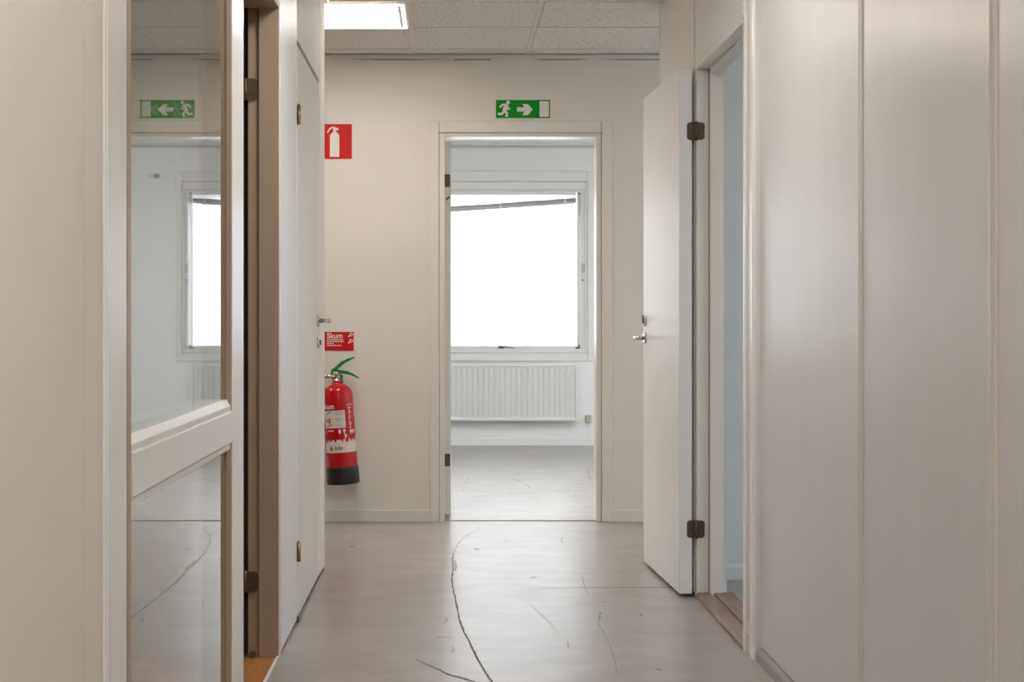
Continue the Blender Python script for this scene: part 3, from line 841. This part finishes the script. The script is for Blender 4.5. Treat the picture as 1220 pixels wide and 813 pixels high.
mb = MB(); mb.prism([(.958, 0), (.958, .012), (.966, .020), (1.012, .021), (1.014, .012), (1.024, .012), (1.026, .022), (1.10, .022), (1.11, 0)], 'y', 5.071, 6.022)
mb.build('threshold', 'sill_wood', f2)
mb = MB()
mb.poly([(4.978, .066), (5.00, .058), (5.036, .064), (5.038, .095), (5.01, .112), (4.985, .10)], lambda u, v, d: (.9682 - .0014 * d, u, v), 1.0)
mb.build('chipped_patch', 'beige_panel', f2)

# ------------------------------------------------------------------ office doorway at the end
f3 = root('trim_5', (.38, FW, 0), 'cream door frame around the office doorway in the end wall', 'door frame', None, 'structure')
B(-.1015, -.054, FW - .014, FW, 0, 2.1415, .003).build('casing', 'frame', f3)
B(.814, .871, FW - .014, FW, 0, 2.1415, .003).build('casing', 'frame', f3)
B(-.0525, .8125, FW - .013, FW, 2.080, 2.1410, .003).build('casing', 'frame', f3)
lj = B(-.052, -.024, FW - .006, FW + .125, 0, 2.078, .002).build('jamb', 'frame', f3)
B(-.062, -.052, FW + .002, FW + .12, 0, 2.085).build('packing', 'joint', lj)
rj = B(.786, .812, FW - .006, FW + .125, 0, 2.078, .002).build('jamb', 'frame', f3)
B(.812, .822, FW + .002, FW + .12, 0, 2.085).build('packing', 'joint', rj)
hj = B(-.024, .786, FW - .006, FW + .125, 2.058, 2.078, .002).build('head_jamb', 'frame', f3)
B(-.052, .812, FW + .002, FW + .12, 2.078, 2.085).build('packing', 'joint', hj)
B(-.024, .786, FW + .02, FW + .07, 0, .004, .001).build('threshold_strip', 'base_grey', f3)

d3 = root('door_3', (-.018, FW + .135, 0), 'office door seen edge-on, opened into the office at the left jamb', 'door', None, 'structure')
B(-.026, .0105, FW + .128, FW + .94, .022, 2.05, .002).build('door_leaf', 'frame', d3)
for z in (1.835, .318):
    mb = MB(); mb.tube([(-.0255, FW + .124, z - .036), (-.0255, FW + .124, z + .036)], .0065, 12)
    mb.poly([(-.022, -.034), (.002, -.034), (.006, -.028), (.006, .028), (.002, .034), (-.022, .034)], lambda u, v, q, z=z: Vector((u, FW + .128 - .002 * q, z + v)), 1.0)
    for v in (-.02, 0, .02):
        mb.tube([(-.006, FW + .127, z + v), (-.006, FW + .1245, z + v)], .0035, 8)
    mb.build('hinge', 'bronze', d3)
mb = MB(); mb.tube([(-.012, FW + .128, 1.735), (-.012, FW + .118, 1.735), (.004, FW + .112, 1.745)], .005, 8); mb.build('door_catch', 'dark_metal', d3)

# ------------------------------------------------------------------ signs on the end wall
def wallfn(y0, t):
    return lambda u, v, d: Vector((u, y0 - t * d, v))

def thick_line(pts, w):
    """Outline of a bent stroke of width w."""
    a, b = [], []
    n = len(pts)
    for i, p in enumerate(pts):
        d = Vector(pts[min(i + 1, n - 1)]) - Vector(pts[max(i - 1, 0)])
        d.normalize(); s = Vector((-d.y, d.x)) * (w[i] if isinstance(w, (list, tuple)) else w) * .5
        a.append((p[0] + s.x, p[1] + s.y)); b.append((p[0] - s.x, p[1] - s.y))
    return a + b[::-1]

def circle(cx, cy, r, n=20):
    return [(cx + r * math.cos(2 * math.pi * k / n), cy + r * math.sin(2 * math.pi * k / n)) for k in range(n)]

es = root('exit_sign', (.395, FW, 2.155), 'green emergency exit sign with running man and right arrow above the office doorway', 'sign')
ex0, ez1, k_ = .2510, 2.2545, .2885 / 372.0
def E_(pts): return [(ex0 + u * k_, ez1 - v * k_) for u, v in pts]
EB = FW - .004
B(ex0, ex0 + .2885, EB, FW, ez1 - 124 * k_, ez1).build('sign_plate', 'sign_green', es)
f_i = 0
mb = MB(); f_ = wallfn(EB, .0008)
for pl in (circle(83, 17, 13), thick_line([(74, 30), (63, 58), (56, 82)], [28, 31, 25]), thick_line([(70, 34), (44, 32), (25, 52)], [16, 13, 13]),
           thick_line([(66, 40), (80, 60), (98, 60)], [16, 13, 13]), thick_line([(58, 76), (76, 92), (72, 116)], [20, 17, 16]), thick_line([(56, 74), (42, 96), (12, 96)], [20, 16, 15])):
    f_i += 1
    mb.poly(E_(pl), wallfn(EB, .0006 + .00015 * f_i), 1.0)
mb.build('running_man', 'sign_white', es)
mb = MB(); mb.poly(E_([(145, 50), (196, 50), (182, 28), (218, 28), (253, 65), (218, 104), (182, 104), (196, 80), (145, 80)]), f_, 1.0); mb.build('arrow', 'sign_white', es)
mb = MB(); mb.poly(E_([(300, 8), (364, 8), (364, 116), (300, 116)]), f_, 1.0); mb.build('door_symbol', 'sign_white', es)

fs = root('fire_extinguisher_sign', (-.612, FW, 1.94), 'square red sign with a white fire extinguisher symbol on the end wall', 'sign')
B(-.705, -.519, FW - .003, FW, 1.940, 2.126).build('sign_plate', 'sign_red', fs)
mb = MB(); f_ = wallfn(FW - .003, .0008)
mb.poly([(-.6365, 1.951), (-.5865, 1.951), (-.5865, 2.062), (-.590, 2.072), (-.600, 2.081), (-.604, 2.086), (-.619, 2.086), (-.623, 2.081), (-.633, 2.072), (-.6365, 2.062)], f_, 1.0)
mb.poly([(-.618, 2.085), (-.605, 2.085), (-.605, 2.094), (-.592, 2.091), (-.592, 2.108), (-.606, 2.103), (-.610, 2.112), (-.616, 2.112), (-.620, 2.105), (-.630, 2.101), (-.640, 2.091), (-.647, 2.078), (-.652, 2.081), (-.647, 2.094), (-.637, 2.106), (-.622, 2.112), (-.6205, 2.1125), (-.6185, 2.094)][::1], f_, .98)
mb.build('extinguisher_symbol', 'sign_white', fs)

def text_mesh(body, size, fn, name, mat, parent, bold=.012, depth=.0006, align='LEFT'):
    cu = bpy.data.curves.new('lettering', 'FONT')
    cu.body = body; cu.size = size; cu.align_x = align; cu.offset = bold * size; cu.resolution_u = 3
    t = bpy.data.objects.new('lettering', cu); COL.objects.link(t)
    dg = bpy.context.evaluated_depsgraph_get()
    me = bpy.data.meshes.new_from_object(t.evaluated_get(dg))
    bpy.data.objects.remove(t)
    off = WLOC[parent.name]
    for v in me.vertices:
        v.co = Vector(fn(v.co.x, v.co.y)) - off
    me.name = name
    me.materials.clear(); me.materials.append(M[mat])
    o = bpy.data.objects.new(name, me); COL.objects.link(o); o.parent = parent
    return o

ss = root('instruction_sign', (-.588, FW, .915), 'small red sign reading Skum above the fire extinguisher', 'sign')
B(-.6655, -.5095, FW - .003, FW, .9145, 1.0150).build('sign_plate', 'sign_red', ss)
text_mesh('Skum', .0395, lambda u, v: (-.6525 + u * .98, FW - .0042, .9815 + v), 'lettering', 'sign_white', ss, bold=.016)
mb = MB(); f_ = wallfn(FW - .003, .0008)
for row, (w_, seed) in enumerate(((.088, 3), (.090, 5), (.036, 8), (.078, 13))):
    z = .971 - row * .0105
    rr = random.Random(seed); x = -.652
    while x < -.652 + w_:
        l_ = rr.uniform(.004, .014)
        mb.poly([(x, z), (min(x + l_, -.652 + w_), z), (min(x + l_, -.652 + w_), z + .0058), (x, z + .0058)], f_, 1.0)
        x += l_ + .0025
tag(mb.build('small_print', 'label_white', ss), kind='stuff')
for cz in (1.001, .967):
    mb = MB()
    mb.poly(circle(-.523, cz, .0095, 16), f_, .9); mb.poly(thick_line([(-.530, cz - .004), (-.538, cz - .014)], .006), f_, .7)
    mb.build('pictogram', 'sign_white', ss)
    mb = MB(); mb.poly(circle(-.524, cz - .001, .0045, 12), wallfn(FW - .0038, .0006), 1.0); mb.poly(thick_line([(-.520, cz + .004), (-.517, cz - .004)], .002), wallfn(FW - .0038, .0006), 1.0)
    mb.build('pictogram_detail', 'sign_red', ss)

# ------------------------------------------------------------------ fire extinguisher, hanging a little askew
EXB = (-.557, FW - .092, .213)
ext = root('fire_extinguisher', EXB, 'red foam fire extinguisher with green levers and black base hanging on the end wall', 'fire extinguisher', None, None, (0, R(-3.9), 0))
RB = .080
def P(mb, name, mat, parent=None): return mb.build(name, mat, parent or ext, True)
mb = MB(); mb.lathe([(0, .085), (.079, .085), (RB, .10), (RB, .455), (.0785, .475), (.073, .495), (.062, .511), (.046, .522), (.030, .528), (.024, .531), (.024, .541), (0, .541)], 48)
P(mb, 'cylinder', 'red')
mb = MB(); mb.lathe([(0, .004), (.070, 0), (.084, .002), (.0865, .008), (.0850, .080), (.0835, .093), (.0805, .0955), (0, .0955)], 48)
P(mb, 'base_cup', 'black')
def cyl(az, z, r):
    a = R(az)          # 0 faces the corridor, positive to the right
    return Vector((r * math.sin(a), -r * math.cos(a), z))
LABZ = -10.0
def patch(name, mat, az0, az1, lo, hi, lift=.0006, n=28, part=None):
    mb = MB(); prev = None
    for k in range(n + 1):
        az = az0 + (az1 - az0) * k / n
        z0 = lo(k) if callable(lo) else lo; z1 = hi(k) if callable(hi) else hi
        cur = [mb.bm.verts.new(cyl(az, z0, RB + lift)), mb.bm.verts.new(cyl(az, z1, RB + lift))]
        if prev: mb.bm.faces.new((prev[0], cur[0], cur[1], prev[1])).smooth = True
        prev = cur
    return P(mb, name, mat, part)
rj_ = random.Random(4)
jag = [rj_.choice((.232, .226, .240, .247, .222, .236)) for _ in range(70)]
patch('label_band', 'label_white', -110, 110, .170, lambda k: jag[k], n=64)
blk = patch('instruction_label', 'label_white', -62, 27, .300, .392, n=22)
def chart(u, v, r=RB + .0012): return cyl(u, v, r)
mb = MB()
def strip(mb, az0, az1, z0, z1, lift=.0012):
    n = max(1, int(abs(az1 - az0) / 6)); prev = None
    for k in range(n + 1):
        az = az0 + (az1 - az0) * k / n
        cur = [mb.bm.verts.new(cyl(az, z0, RB + lift)), mb.bm.verts.new(cyl(az, z1, RB + lift))]
        if prev: mb.bm.faces.new((prev[0], cur[0], cur[1], prev[1]))
        prev = cur
for i, z in enumerate((.384, .376, .368, .350, .342, .334, .318, .310)):
    strip(mb, -12 + (i % 3) * 2, 22 - (i * 5) % 9, z, z + .0028)
tag(P(mb, 'label_print', 'label_grey'), kind='stuff')
mb = MB()
for z in (.378, .346, .312):
    for k in range(5):
        strip(mb, -50 + k * 5, -45 + k * 5, z - .006 + k * .0035 - (k > 2) * .004, z - .001 + k * .0035 - (k > 2) * .004, .0013)
tag(P(mb, 'label_drawing', 'dark_metal'), kind='stuff')
mb = MB(); strip(mb, -40, -31, .326, .344, .0014); strip(mb, -52, -45, .335, .345, .0014); P(mb, 'label_flame', 'sign_red')
mb = MB()
for i in range(13):
    strip(mb, 40 + (i % 3) * 2, 56 - (i * 7) % 10, .402 - i * .0088, .406 - i * .0088)
strip(mb, 34, 64, .417, .4205)
for a, z in ((-2, .276), (16, .278), (20, .252), (44, .272), (57, .272)):
    strip(mb, a, a + 9, z, z + .016); strip(mb, a + 2, a + 6, z - .008, z)
strip(mb, -46, -20, .284, .289)
tag(P(mb, 'side_print', 'label_white'), kind='stuff')
mb = MB(); strip(mb, -40, -30, .181, .200, .0014); strip(mb, -37, -33, .200, .210, .0014); P(mb, 'band_flame', 'sign_red')
mb = MB()
for k in range(6): strip(mb, -20 + k * 5.2, -16.5 + k * 5.2, .186, .200 + (.006 if k in (0, 3) else 0), .0014)
tag(P(mb, 'band_print', 'dark_metal'), kind='stuff')
# the word on the upper label, bent round the cylinder
cu_off = WLOC[ext.name].copy(); WLOC[ext.name] = Vector((0, 0, 0))
text_mesh('Skum', .040, lambda u, v: cyl(-66 + math.degrees(u / RB) * .86, .401 + v, RB + .0012), 'lettering', 'label_white', ext, bold=.02)
WLOC[ext.name] = cu_off
mb = MB(); mb.lathe([(0, .538), (.021, .538), (.021, .549), (.015, .553), (.015, .575), (.018, .577), (.018, .592), (0, .592)], 24)
mb.tube([(0, 0, .570), (-.034, -.012, .572), (-.062, -.020, .570)], [.012, .0105, .010], 12)
P(mb, 'valve', 'nickel')
mb = MB(); mb.tube([(-.058, -.019, .5705), (-.085, -.028, .566), (-.098, -.022, .540), (-.098, -.005, .45), (-.096, 0, .30)], .0085, 10)
P(mb, 'hose', 'black')
mb = MB()
mb.prism([(-.026, .580), (.006, .578), (.040, .580), (.078, .570), (.118, .548), (.120, .553), (.090, .578), (.060, .592), (.028, .600), (-.004, .604), (-.028, .598)], 'y', -.011, .011)
P(mb, 'carry_lever', 'green')
mb = MB()
mb.prism([(-.020, .596), (.004, .594), (.018, .612), (.044, .632), (.104, .660), (.107, .666), (.070, .660), (.030, .645), (.006, .626), (-.010, .612), (-.024, .610)], 'y', -.009, .009)
P(mb, 'squeeze_lever', 'green')
mb = MB(); c0 = Vector((.020, -.014, .565))
mb.tube([c0 + Vector((math.cos(t) * .016, 0, math.sin(t) * .021)) for t in (2 * math.pi * k / 18 for k in range(19))], .0014, 6, False)
mb.tube([(.012, -.013, .585), (.012, .013, .585)], .002, 6)
P(mb, 'safety_pin', 'nickel')
mb = MB(); mb.box(-.028, .028, .075, .088, .44, .575, .003); mb.box(-.014, .014, .015, .080, .556, .566, .002)
P(mb, 'wall_bracket', 'dark_metal')
